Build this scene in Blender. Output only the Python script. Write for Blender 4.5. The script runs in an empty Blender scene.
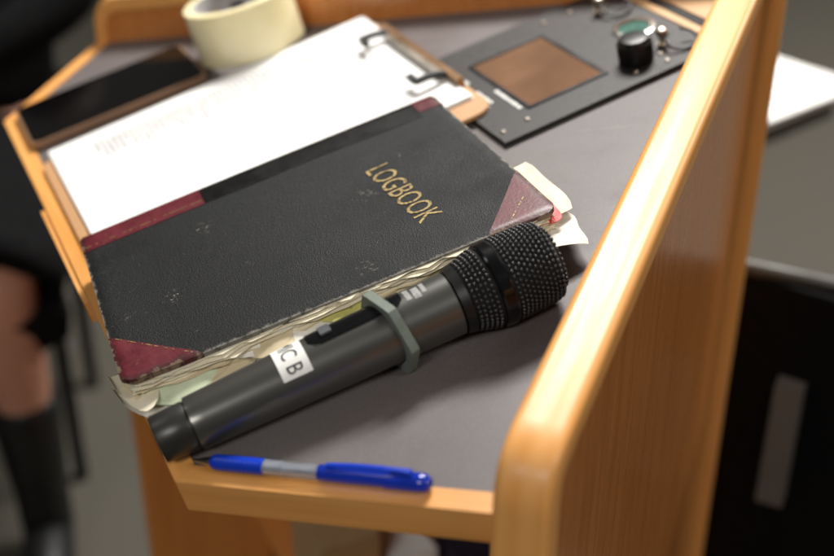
import bpy, bmesh, math, random
from mathutils import Vector, Matrix
from math import sin, cos, pi, radians, sqrt, atan2

random.seed(7)
SC = bpy.context.scene
COL = SC.collection

# ------------------------------------------------------------------ camera, world, lamps, exposure
FL = 0.95                                   # height of the desk's lower edge above the floor
TH = radians(14.2)                          # slope of the desk
cam_d = bpy.data.cameras.new('camera')
cam = bpy.data.objects.new('camera', cam_d); COL.objects.link(cam)
Fw = Vector((-0.78669504, 0.37264032, -0.49218909)).normalized()
Uw = Vector((-0.44566158, 0.20889916, 0.87048659)).normalized()
Rw = Fw.cross(Uw).normalized(); Uw = Rw.cross(Fw)
mw = Matrix((Rw, Uw, -Fw)).transposed().to_4x4()
mw.translation = Vector((0.81803, -0.10845, 0.42808 + FL))
cam.matrix_world = mw
cam_d.sensor_width = 36; cam_d.lens = 53.33
cam_d.clip_start = 0.02; cam_d.clip_end = 60
cam_d.dof.use_dof = True; cam_d.dof.focus_distance = 0.748; cam_d.dof.aperture_fstop = 3.3
cam_d.dof.aperture_blades = 9
SC.camera = cam

world = bpy.data.worlds.new('World'); SC.world = world; world.use_nodes = True
bg = world.node_tree.nodes['Background']
bg.inputs[0].default_value = (1.0, 0.93, 0.84, 1); bg.inputs[1].default_value = 0.05

def area(name, loc, target, sx, sy, power, col=(1, .968, .92)):
    l = bpy.data.lights.new(name, 'AREA'); l.shape = 'RECTANGLE'; l.size = sx; l.size_y = sy
    l.energy = power; l.color = col
    o = bpy.data.objects.new(name, l); COL.objects.link(o); o.location = loc
    o.rotation_euler = (Vector(target) - Vector(loc)).to_track_quat('-Z', 'Y').to_euler()
    return o
# ceiling panels of the lecture room
area('ceiling_light', (-0.86, 0.90, 2.75), (-0.86, 0.90, 0), 0.6, 0.85, 66)
area('ceiling_light', (-0.90, 3.8, 2.75), (-0.90, 3.8, 0), 0.6, 1.2, 80)
area('ceiling_light', (1.9, 1.0, 2.75), (1.9, 1.0, 0), 0.6, 1.2, 17)
area('ceiling_light', (1.9, -1.8, 2.75), (1.9, -1.8, 0), 0.6, 1.2, 33)
area('ceiling_light', (-0.90, -1.8, 2.75), (-0.90, -1.8, 0), 0.6, 1.2, 5)

SC.view_settings.view_transform = 'Standard'; SC.view_settings.look = 'None'
SC.view_settings.exposure = 0.50; SC.view_settings.gamma = 1.0
SC.view_settings.use_curve_mapping = False

# ------------------------------------------------------------------ materials
def S(c):                                   # sRGB 0..255 -> linear
    return tuple(((x/255/12.92) if x/255 <= .04045 else ((x/255+.055)/1.055)**2.4) for x in c) + (1,)

class NT:
    def __init__(s, name):
        s.m = bpy.data.materials.new(name); s.m.use_nodes = True
        s.t = s.m.node_tree; s.n = s.t.nodes; s.b = s.n['Principled BSDF']
    def add(s, t, **k):
        n = s.n.new(t)
        for a, v in k.items():
            if hasattr(n, a): setattr(n, a, v)
        return n
    def lk(s, a, b): s.t.links.new(a, b)
    def coord(s, kind='Object', scale=(1, 1, 1)):
        tc = s.add('ShaderNodeTexCoord'); mp = s.add('ShaderNodeMapping')
        mp.inputs['Scale'].default_value = scale
        s.lk(tc.outputs[kind], mp.inputs['Vector']); return mp.outputs[0]
    def noise(s, vec, scale, detail=4, rough=.55):
        n = s.add('ShaderNodeTexNoise'); n.inputs['Scale'].default_value = scale
        n.inputs['Detail'].default_value = detail; n.inputs['Roughness'].default_value = rough
        s.lk(vec, n.inputs['Vector']); return n.outputs['Fac']
    def ramp(s, fac, stops):
        r = s.add('ShaderNodeValToRGB'); e = r.color_ramp.elements
        while len(e) < len(stops): e.new(.5)
        for i, (p, c) in enumerate(stops):
            e[i].position = p; e[i].color = c if len(c) == 4 else (*c, 1)
        s.lk(fac, r.inputs[0]); return r.outputs[0]
    def mix(s, fac, a, b, mode='MIX'):
        n = s.add('ShaderNodeMix'); n.data_type = 'RGBA'; n.blend_type = mode
        for sock, v in ((n.inputs[0], fac), (n.inputs[6], a), (n.inputs[7], b)):
            if hasattr(v, 'links'): s.lk(v, sock)
            elif isinstance(v, (int, float)): sock.default_value = v
            else: sock.default_value = v
        return n.outputs[2]
    def math(s, op, a, b=0.0):
        n = s.add('ShaderNodeMath'); n.operation = op
        for i, v in enumerate((a, b)):
            if hasattr(v, 'links'): s.lk(v, n.inputs[i])
            else: n.inputs[i].default_value = v
        return n.outputs[0]
    def bump(s, h, strength, dist=.001):
        n = s.add('ShaderNodeBump'); n.inputs['Strength'].default_value = strength
        n.inputs['Distance'].default_value = dist
        s.lk(h, n.inputs['Height']); s.lk(n.outputs[0], s.b.inputs['Normal'])
    def set(s, **k):
        names = dict(col='Base Color', rough='Roughness', metal='Metallic', spec='Specular IOR Level',
                     coat='Coat Weight', coatr='Coat Roughness', trans='Transmission Weight', ior='IOR',
                     alpha='Alpha', sub='Subsurface Weight', sheen='Sheen Weight')
        for a, v in k.items():
            i = s.b.inputs[names[a]]
            if hasattr(v, 'links'): s.lk(v, i)
            else: i.default_value = v
        return s

MATS = {}
def plain(name, col, rough=.5, metal=0, spec=.5, var=.12, scale=60, bump=0, **k):
    n = NT(name); v = n.coord()
    f = n.noise(v, scale, 3)
    d = tuple(max(0, c*(1-var)) for c in col[:3]) + (1,); l = tuple(min(1, c*(1+var)) for c in col[:3]) + (1,)
    n.set(col=n.ramp(f, [(.3, d), (.7, l)]), rough=n.ramp(n.noise(v, scale*.6, 2), [(.3, (rough*.85,)*3), (.7, (min(1, rough*1.15),)*3)]), metal=metal, spec=spec, **k)
    if bump: n.bump(f, bump)
    MATS[name] = n.m
    return n.m

def wood(name, light, mid, dark, rough=.28, coat=.5, streak=.2):
    n = NT(name)
    v = n.coord('UV', (3.2, 46, 1)); w = n.coord('UV', (9, 420, 1)); u = n.coord('UV', (1.3, 9, 1))
    f1 = n.noise(v, 1.0, 5, .6); f2 = n.noise(w, 1.0, 3, .7); f3 = n.noise(u, 1.0, 3)
    c = n.ramp(f1, [(.28, dark), (.5, mid), (.74, light)])
    c = n.mix(n.math('MULTIPLY', f3, .55), c, mid)
    fl = n.ramp(f2, [(.36, (.62, .55, .48, 1)), (.5, (1, 1, 1, 1))])
    c = n.mix(streak, c, fl, 'MULTIPLY')
    n.set(col=c, rough=n.ramp(n.noise(v, 2.0, 2), [(.3, (rough*.8,)*3), (.7, (rough*1.3,)*3)]), coat=coat, coatr=.24)
    n.bump(f2, .05, .0004)
    MATS[name] = n.m

wood('wood_edge', S((238, 178, 106)), S((230, 163, 89)), S((212, 143, 70)), .42, .12)
wood('wood_panel', S((206, 134, 70)), S((198, 124, 62)), S((188, 114, 54)), .26, .5, .05)
wood('wood_inner', S((224, 154, 84)), S((214, 142, 72)), S((196, 124, 58)), .5, .1)
wood('wood_ledge', S((216, 178, 130)), S((204, 164, 116)), S((186, 144, 98)), .45, .1)

def m_laminate():
    n = NT('laminate'); v = n.coord()
    f = n.noise(v, 900, 2); g = n.noise(v, 9, 4)
    c = n.ramp(f, [(.3, S((92, 86, 86))), (.7, S((108, 101, 100)))])
    c = n.mix(n.math('MULTIPLY', n.ramp(g, [(.45, (0, 0, 0)), (.8, (1, 1, 1))]), .22), c, S((118, 111, 108)))
    for sc_, rot in (((5, 420, 1), .5), ((420, 7, 1), .3), ((6, 360, 1), -.9)):
        mp = n.add('ShaderNodeMapping'); mp.inputs['Scale'].default_value = sc_; mp.inputs['Rotation'].default_value = (0, 0, rot)
        rt = n.add('ShaderNodeMapping'); rt.inputs['Rotation'].default_value = (0, 0, rot); n.lk(v, rt.inputs['Vector']); n.lk(rt.outputs[0], mp.inputs['Vector'])
        mp.inputs['Rotation'].default_value = (0, 0, 0)
        sl = n.ramp(n.noise(mp.outputs[0], 1.0, 2), [(.70, (0, 0, 0)), (.73, (1, 1, 1))])
        c = n.mix(n.math('MULTIPLY', sl, .30), c, S((146, 138, 132)))
    sm = n.noise(v, 22, 5, .7)
    n.set(col=c, rough=n.ramp(sm, [(.3, (.34,)*3), (.7, (.54,)*3)]), spec=.45); n.bump(f, .12, .0003)
    MATS['laminate'] = n.m
m_laminate()

def m_bookcloth(name, base, hi, scuff):
    n = NT(name); v = n.coord()
    vo = n.add('ShaderNodeTexVoronoi'); vo.inputs['Scale'].default_value = 1050; n.lk(v, vo.inputs['Vector'])
    f = n.noise(v, 620, 3, .6); g = n.noise(v, 26, 5, .65); h = n.noise(v, 330, 4, .75); k = n.noise(v, 30, 3)
    c = n.ramp(f, [(.34, base), (.72, hi)])
    c = n.mix(n.math('MULTIPLY', n.ramp(g, [(.42, (0, 0, 0)), (.8, (1, 1, 1))]), .55), c, hi)
    big = n.noise(v, 7, 5, .7)
    c = n.mix(n.math('MULTIPLY', n.ramp(big, [(.4, (0, 0, 0)), (.7, (1, 1, 1))]), .5), c, base)
    sp = n.math('MULTIPLY', n.ramp(h, [(.57, (0, 0, 0)), (.62, (1, 1, 1))]), n.ramp(k, [(.655, (0, 0, 0)), (.75, (1, 1, 1))]))
    fine = n.math('MULTIPLY', n.ramp(n.noise(v, 700, 2, .8), [(.70, (0, 0, 0)), (.74, (1, 1, 1))]), .5)
    c = n.mix(n.math('MAXIMUM', n.math('MULTIPLY', sp, .8), fine), c, scuff)
    # worn rim: uv runs 0..1 over the board
    tc = n.add('ShaderNodeTexCoord'); sx = n.add('ShaderNodeSeparateXYZ'); n.lk(tc.outputs['UV'], sx.inputs[0])
    eu = n.math('SUBTRACT', .5, n.math('ABSOLUTE', n.math('SUBTRACT', sx.outputs[0], .5)))
    ev = n.math('SUBTRACT', .5, n.math('ABSOLUTE', n.math('SUBTRACT', sx.outputs[1], .5)))
    e = n.math('MINIMUM', n.math('MULTIPLY', eu, 1.43), ev)
    e = n.math('ADD', e, n.math('MULTIPLY', n.math('SUBTRACT', n.noise(v, 190, 4, .7), .5), .035))
    c = n.mix(n.ramp(e, [(-.004, (.6,)*3), (.008, (0, 0, 0))]), c, scuff)
    n.set(col=c, rough=n.ramp(g, [(.3, (.5,)*3), (.7, (.7,)*3)]), spec=.24)
    hh = n.math('ADD', vo.outputs['Distance'], n.math('MULTIPLY', f, .8)); n.bump(hh, .42, .0005)
    MATS[name] = n.m
m_bookcloth('book_cloth', S((8, 9, 10)), S((31, 33, 34)), S((150, 145, 135)))

def m_leather(name, base, hi, scuff, rough=.42, spec=.4):
    n = NT(name); v = n.coord()
    f = n.noise(v, 500, 3); g = n.noise(v, 42, 5, .7); h = n.noise(v, 120, 4, .75)
    c = n.ramp(g, [(.3, base), (.7, hi)])
    c = n.mix(n.math('MULTIPLY', n.ramp(h, [(.62, (0, 0, 0)), (.74, (1, 1, 1))]), .5), c, scuff)
    tc = n.add('ShaderNodeTexCoord'); sx = n.add('ShaderNodeSeparateXYZ'); n.lk(tc.outputs['UV'], sx.inputs[0])
    eu = n.math('SUBTRACT', .5, n.math('ABSOLUTE', n.math('SUBTRACT', sx.outputs[0], .5)))
    ev = n.math('SUBTRACT', .5, n.math('ABSOLUTE', n.math('SUBTRACT', sx.outputs[1], .5)))
    e = n.math('ADD', n.math('MINIMUM', n.math('MULTIPLY', eu, 1.43), ev), n.math('MULTIPLY', n.math('SUBTRACT', n.noise(v, 150, 5, .75), .5), .10))
    if name == 'red_leather':
        c = n.mix(n.ramp(e, [(.0, (.8,)*3), (.026, (0, 0, 0))]), c, S((38, 26, 24)))
        c = n.mix(n.ramp(e, [(-.018, (.7,)*3), (.0, (0, 0, 0))]), c, S((132, 112, 94)))
    n.set(col=c, rough=n.ramp(g, [(.3, (rough*.8,)*3), (.7, (rough*1.2,)*3)]), spec=spec); n.bump(f, .35, .0004)
    MATS[name] = n.m
m_leather('red_leather', S((74, 18, 28)), S((102, 31, 41)), S((132, 88, 80)))
m_leather('black_tape', S((7, 6, 6)), S((13, 12, 11)), S((34, 31, 28)), .42, .22)
m_leather('spine_cloth', S((20, 20, 21)), S((34, 34, 34)), S((90, 84, 78)), .55)

def m_gold():
    n = NT('gold_foil'); v = n.coord()
    h = n.noise(v, 420, 4, .75)
    c = n.ramp(h, [(.36, S((40, 37, 30))), (.47, S((150, 126, 78))), (.72, S((196, 174, 118)))])
    n.set(col=c, metal=.25, rough=.42); MATS['gold_foil'] = n.m
m_gold()

def m_page(name, a, b, edge):
    n = NT(name); v = n.coord('Object', (1, 1, 1)); f = n.noise(v, 60, 5, .7); st = n.noise(n.coord('Object', (40, 40, 1500)), 1, 2)
    c = n.ramp(f, [(.22, edge), (.36, a), (.75, b)])
    c = n.mix(n.math('MULTIPLY', n.ramp(st, [(.3, (1, 1, 1)), (.45, (0, 0, 0))]), .2), c, edge)
    n.set(col=c, rough=.85, spec=.2); MATS[name] = n.m
m_page('page_cream', S((228, 218, 192)), S((240, 233, 212)), S((176, 158, 128)))
m_page('page_tan', S((206, 190, 156)), S((222, 208, 178)), S((130, 110, 86)))
m_page('page_green', S((196, 206, 176)), S((214, 222, 194)), S((140, 140, 108)))
m_page('page_yellow', S((196, 190, 110)), S((212, 206, 136)), S((130, 126, 76)))
m_page('page_white', S((232, 228, 216)), S((242, 240, 232)), S((180, 170, 150)))

def m_print_paper():
    n = NT('printed_paper'); tc = n.add('ShaderNodeTexCoord'); sx = n.add('ShaderNodeSeparateXYZ'); n.lk(tc.outputs['Object'], sx.inputs[0])
    x, y = sx.outputs[0], sx.outputs[1]
    row = n.math('FRACT', n.math('MULTIPLY', y, 1/.0050)); rowm = n.math('LESS_THAN', row, .55)
    rid = n.math('FLOOR', n.math('MULTIPLY', y, 1/.0050))
    cb = n.add('ShaderNodeCombineXYZ'); n.lk(n.math('MULTIPLY', x, 1/.0017), cb.inputs[0]); n.lk(rid, cb.inputs[1])
    w = n.noise(cb.outputs[0], 1.0, 2); word = n.ramp(w, [(.44, (0, 0, 0)), (.5, (1, 1, 1))])
    cr = n.add('ShaderNodeCombineXYZ'); n.lk(rid, cr.inputs[0]); ln = n.noise(cr.outputs[0], .9, 1)
    lim = n.math('ADD', .010, n.math('MULTIPLY', ln, .085))
    inx = n.math('MULTIPLY', n.math('GREATER_THAN', x, .018), n.math('LESS_THAN', x, lim))
    iny = n.math('MULTIPLY', n.math('GREATER_THAN', y, .035), n.math('LESS_THAN', y, .235))
    m = n.math('MULTIPLY', n.math('MULTIPLY', rowm, word), n.math('MULTIPLY', inx, iny))
    f = n.noise(n.coord(), 14, 3)
    c = n.mix(n.math('MULTIPLY', m, .86), n.ramp(f, [(.3, S((234, 233, 231))), (.7, S((240, 239, 238)))]), S((30, 34, 48)))
    n.set(col=c, rough=.7, spec=.25); MATS['printed_paper'] = n.m
m_print_paper()

plain('white_paper', S((246, 245, 242)), .7, var=.02)
plain('hardboard', S((190, 146, 104)), .5, var=.1, scale=500)
plain('mic_body', S((112, 112, 108)), .32, metal=.8, var=.02, scale=9)
plain('mic_tail', S((66, 66, 64)), .38, metal=.6, var=.03)
plain('mic_black', S((16, 16, 17)), .4, var=.2)
plain('mic_gloss', S((12, 12, 14)), .16, var=.1)
plain('mic_wire', S((66, 66, 67)), .25, metal=.6, var=.15)
plain('mic_foam', S((8, 8, 8)), .9, var=.2, scale=400)
plain('ring_rubber', S((112, 122, 112)), .6, var=.08, scale=200)
plain('label_white', S((238, 238, 234)), .45, var=.02)
plain('ink', S((28, 28, 30)), .5, var=.05)
plain('print_grey', S((150, 150, 147)), .5, var=.3, scale=400)
plain('switch_grey', S((84, 86, 90)), .4, var=.05)
plain('pen_blue', S((14, 58, 190)), .28, var=.06)
plain('pen_dark_blue', S((20, 44, 150)), .2, var=.1)
plain('refill_white', S((214, 216, 220)), .2, metal=.7, var=.05)
plain('pen_clear_blue', S((30, 66, 205)), .1, var=.1, trans=.45)
plain('bracket_grey', S((92, 88, 84)), .5, var=.05)
plain('steel', S((200, 198, 192)), .22, metal=1, var=.05)
plain('nickel', S((214, 204, 190)), .3, metal=1, var=.05)
plain('bronze', S((150, 118, 88)), .35, metal=.8, var=.08)
plain('clip_black', S((20, 20, 20)), .45, var=.1)
plain('device_black', S((30, 28, 27)), .5, var=.07, scale=300)
plain('knob_black', S((10, 10, 11)), .35, var=.1)
plain('socket_green', S((34, 92, 80)), .3, var=.1)
plain('screen_painted_reflection', S((176, 134, 104)), .10, metal=.55, var=.28, scale=14, coat=1.0, coatr=.03)  # brown mottled base colour paints in a wood reflection on the screen
plain('phone_black', S((6, 6, 7)), .08, var=.02)
plain('phone_case', S((150, 116, 92)), .45, var=.08)
plain('rubber_strip', S((40, 40, 42)), .6, var=.2, scale=700)
plain('core_card', S((176, 172, 170)), .6, var=.12, scale=90)
plain('core_print', S((206, 172, 70)), .55, var=.1)
plain('black_fabric', S((6, 6, 7)), .9, spec=.15, var=.25, scale=120, bump=.2)
plain('black_leather', S((15, 15, 16)), .4, var=.2, scale=90)
plain('skin', S((192, 138, 114)), .5, var=.06, scale=12, sub=.05)
plain('hair_brown', S((50, 36, 26)), .6, var=.2)
plain('chair_metal', S((150, 146, 140)), .3, metal=1, var=.06)
plain('gunmetal', S((70, 69, 66)), .5, metal=.6, var=.06)
plain('chair_black_metal', S((22, 22, 22)), .4, var=.1)
plain('red_tab', S((206, 44, 48)), .5, var=.05)
plain('cardboard', S((170, 138, 98)), .75, var=.07)
plain('navy_cover', S((22, 28, 48)), .5, var=.1)
plain('table_dark', S((58, 50, 42)), .5, var=.1)
n = NT('clear_plastic'); n.set(col=(.85, .9, 1, 1), rough=.06, trans=.9, ior=1.3, alpha=1); MATS['clear_plastic'] = n.m
def m_tape():
    n = NT('tape_cream'); v = n.coord('Object', (1, 1, 900)); f = n.noise(n.coord('Object', (1, 1, 1)), 30, 3)
    n.set(col=n.ramp(f, [(.3, S((236, 222, 172))), (.7, S((243, 232, 192)))]), rough=.3, sub=.15, spec=.5)
    n.b.inputs['Subsurface Radius'].default_value = (.01, .008, .004)
    MATS['tape_cream'] = n.m
m_tape()
def m_floor():
    n = NT('floor_carpet'); v = n.coord()
    f = n.noise(v, 260, 3, .7); g = n.noise(v, 1.1, 4)
    c = n.ramp(f, [(.3, S((68, 64, 57))), (.7, S((92, 88, 79)))])
    c = n.mix(n.math('MULTIPLY', n.ramp(g, [(.4, (0, 0, 0)), (.7, (1, 1, 1))]), .4), c, S((78, 78, 71)))
    n.set(col=c, rough=.8, spec=.25); n.bump(f, .5, .004); MATS['floor_carpet'] = n.m
m_floor()

# ------------------------------------------------------------------ mesh helpers
def tag(o, label, cat, group=None, kind=None):
    if label: o['label'] = label
    if cat: o['category'] = cat
    if group: o['group'] = group
    if kind: o['kind'] = kind
    return o

def thing(name, label, cat, mat=None, group=None):
    o = bpy.data.objects.new(name, None); COL.objects.link(o); o.empty_display_size = .02
    o.matrix_world = mat if mat is not None else Matrix.Identity(4)
    return tag(o, label, cat, group)

def grain_uv(me, ax):
    ax = Vector(ax).normalized(); p = ax.orthogonal().normalized(); q = ax.cross(p)
    uv = me.uv_layers.new(name='UVMap') if not me.uv_layers else me.uv_layers[0]
    off = random.random()*5
    for l in me.loops:
        co = me.vertices[l.vertex_index].co
        uv.data[l.index].uv = (co.dot(ax)+off, co.dot(p)+.83*co.dot(q)+off)

def obj(name, bm, mat, parent=None, smooth=False, grain=None, auto=None):
    me = bpy.data.meshes.new(name); bmesh.ops.recalc_face_normals(bm, faces=bm.faces)
    bm.to_mesh(me); bm.free()
    me.materials.append(MATS[mat])
    if smooth:
        for p in me.polygons: p.use_smooth = True
        if auto:
            b2 = bmesh.new(); b2.from_mesh(me)
            for e in b2.edges:
                if len(e.link_faces) == 2 and e.calc_face_angle(0) > radians(auto): e.smooth = False
            b2.to_mesh(me); b2.free()
    if grain is not None: grain_uv(me, grain)
    o = bpy.data.objects.new(name, me); COL.objects.link(o)
    if parent: o.parent = parent
    return o

def bevel(bm, w, seg=2, ang=30):
    es = [e for e in bm.edges if len(e.link_faces) == 2 and e.calc_face_angle(0) > radians(ang)]
    if es: bmesh.ops.bevel(bm, geom=es, offset=w, segments=seg, profile=.5, affect='EDGES', clamp_overlap=True)
    return bm

def prism(pts, z0, z1, bm=None, f=None):
    """polygon (x,y) extruded between z0 and z1, mapped by f"""
    bm = bm or bmesh.new(); f = f or (lambda x, y, z: (x, y, z))
    a = [bm.verts.new(f(x, y, z0)) for x, y in pts]; b = [bm.verts.new(f(x, y, z1)) for x, y in pts]
    bm.faces.new(a[::-1]); bm.faces.new(b)
    for i in range(len(pts)):
        j = (i+1) % len(pts); bm.faces.new((a[i], a[j], b[j], b[i]))
    return bm

def box(x0, x1, y0, y1, z0, z1, bm=None, f=None):
    return prism([(x0, y0), (x1, y0), (x1, y1), (x0, y1)], z0, z1, bm, f)

def rrect(x0, x1, y0, y1, r, n=5):
    out = []
    for cx, cy, a in ((x1-r, y1-r, 0), (x0+r, y1-r, 90), (x0+r, y0+r, 180), (x1-r, y0+r, 270)):
        for i in range(n+1):
            t = radians(a+90*i/n); out.append((cx+r*cos(t), cy+r*sin(t)))
    return out

def lathe(prof, n=40, bm=None, M=None, close=True):
    """prof: list of (z, r) ; turned around local z, mapped by matrix M"""
    bm = bm or bmesh.new(); M = M or Matrix.Identity(4); rings = []
    for z, r in prof:
        if r < 1e-6: rings.append([bm.verts.new(M @ Vector((0, 0, z)))])
        else: rings.append([bm.verts.new(M @ Vector((r*cos(2*pi*i/n), r*sin(2*pi*i/n), z))) for i in range(n)])
    for a, b in zip(rings, rings[1:]):
        for i in range(n):
            j = (i+1) % n
            if len(a) == 1 and len(b) == 1: continue
            if len(a) == 1: bm.faces.new((a[0], b[i], b[j]))
            elif len(b) == 1: bm.faces.new((a[i], a[j], b[0]))
            else: bm.faces.new((a[i], a[j], b[j], b[i]))
    if close:
        for r_ in (rings[0], rings[-1]):
            if len(r_) > 2: bm.faces.new(r_)
    return bm

def tube(path, r, n=10, bm=None):
    bm = bm or bmesh.new(); P = [Vector(p) for p in path]; rings = []
    up = None
    for i, p in enumerate(P):
        d = ((P[min(i+1, len(P)-1)]-P[max(i-1, 0)])).normalized()
        if up is None: up = d.orthogonal().normalized()
        up = (up - d*up.dot(d)).normalized(); q = d.cross(up)
        rr = r[i] if isinstance(r, (list, tuple)) else r
        rings.append([bm.verts.new(p+up*rr*cos(2*pi*k/n)+q*rr*sin(2*pi*k/n)) for k in range(n)])
    for a, b in zip(rings, rings[1:]):
        for k in range(n): bm.faces.new((a[k], a[(k+1) % n], b[(k+1) % n], b[k]))
    bm.faces.new(rings[0]); bm.faces.new(rings[-1])
    return bm

def arc_path(pts, rad, n=6):
    """polyline with rounded corners"""
    P = [Vector(p) for p in pts]; out = [P[0]]
    for i in range(1, len(P)-1):
        a = (P[i-1]-P[i]); b = (P[i+1]-P[i]); r = min(rad, a.length*.45, b.length*.45)
        p0 = P[i]+a.normalized()*r; p1 = P[i]+b.normalized()*r
        for k in range(n+1):
            t = k/n; out.append(p0*(1-t)**2+P[i]*2*t*(1-t)+p1*t*t)
    out.append(P[-1]); return out

# desk frame: s to the user's right, t up the slope towards the audience, h off the desk
def D(s, t, h=0.0):
    return Vector((s, t*cos(TH)-h*sin(TH), FL+t*sin(TH)+h*cos(TH)))
MD = Matrix.Translation((0, 0, FL)) @ Matrix.Rotation(TH, 4, 'X')
def on_desk(s, t, h=0.0, a=0.0):
    return MD @ Matrix.Translation((s, t, h)) @ Matrix.Rotation(a, 4, 'Z')

# ------------------------------------------------------------------ floor
bm = bmesh.new(); bmesh.ops.create_grid(bm, x_segments=1, y_segments=1, size=9)
fl = obj('floor', bm, 'floor_carpet'); tag(fl, 'grey carpeted floor of the lecture room', 'floor', kind='structure')

# ------------------------------------------------------------------ lectern
lec = thing('lectern', 'varnished beech lectern with grey laminate sloping desk and raised side panels', 'lectern')
A_, B_, CR, CL = (-.283, 0), (.283, 0), (.4215, .1385), (-.385, .116)
PR = (.044, .574)                                # where the inner faces of the two panels meet
sw = .0135                                       # width of the edge strips
def inset(p, q, d):
    dx, dy = q[0]-p[0], q[1]-p[1]; l = sqrt(dx*dx+dy*dy); return (-dy/l*d, dx/l*d)
def line_int(p1, d1, p2, d2):
    den = d1[0]*d2[1]-d1[1]*d2[0]; k = ((p2[0]-p1[0])*d2[1]-(p2[1]-p1[1])*d2[0])/den
    return (p1[0]+d1[0]*k, p1[1]+d1[1]*k)
def off_line(p, q, d):
    n_ = inset(p, q, d); return (p[0]+n_[0], p[1]+n_[1]), (q[0]-p[0], q[1]-p[1])
l_user = off_line(A_, B_, sw); l_r = off_line(B_, CR, sw); l_l = off_line(CL, A_, sw)
e_r = ((CR[0], CR[1]), (PR[0]-CR[0], PR[1]-CR[1])); e_l = ((CL[0], CL[1]), (PR[0]-CL[0], PR[1]-CL[1]))
iA = line_int(*l_user, *l_l); iB = line_int(*l_user, *l_r); iR = line_int(*l_r, *e_r); iL = line_int(*l_l, *e_l)
tF = .4975
fR = line_int((0, tF), (1, 0), *e_r); fL = line_int((0, tF), (1, 0), *e_l)
obj('desk_top', prism([iA, iB, iR, fR, fL, iL], -.022, 0, f=D), 'laminate', lec)
def strip(name, poly, z0, z1, grain, mat='wood_edge', bv=.0022):
    bm = prism(poly, z0, z1, f=D); bevel(bm, bv, 3, 20)
    return obj(name, bm, mat, lec, smooth=True, grain=grain, auto=50)
g = .0002
strip('edge_strip', [A_, B_, (iB[0], iB[1]-g), (iA[0], iA[1]-g)], -.021, .0012, (1, 0, 0))
strip('edge_strip', [(B_[0]+g, B_[1]), CR, iR, (iB[0]+g, iB[1]-g)], -.021, .0010, D(*CR)-D(*B_))
strip('edge_strip', [CL, (A_[0]-g, A_[1]), (iA[0]-g, iA[1]), iL], -.021, .0010, D(*A_)-D(*CL))
# small stop lip screwed to the user's edge
strip('stop_lip', [(-.088, -.0042), (.068, -.0042), (.068, -.0004), (-.088, -.0004)], -.017, -.0006, (1, 0, 0))
# wooden ledge in the prow behind the control panel, with a ribbed rubber strip
def cut(t, e): return line_int((0, t), (1, 0), *e)
def ledge(t0, t1, z1, name, mat, gr=(1, 0, 0)):
    a, b, c, d = cut(t0, e_l), cut(t0, e_r), cut(t1, e_r), cut(t1, e_l)
    return strip(name, [a, b, c, d], -.022, z1, gr, mat, .001)
ledge(tF+.0006, .5055, .0022, 'ledge', 'wood_ledge')
rs = ledge(.5060, .5155, .0005, 'rubber_strip', 'rubber_strip')
ledge(.5160, .566, .0022, 'ledge', 'wood_ledge')
bm = bmesh.new()
x0, x1 = cut(.5155, e_l)[0]+.004, cut(.5155, e_r)[0]-.004
k = 0
while x0+k*.0042 < x1-.002:
    x = x0+k*.0042; box(x, x+.0024, .5072, .5143, .0004, .0021, bm, D); k += 1
obj('rubber_rib', bm, 'rubber_strip', rs)

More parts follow.
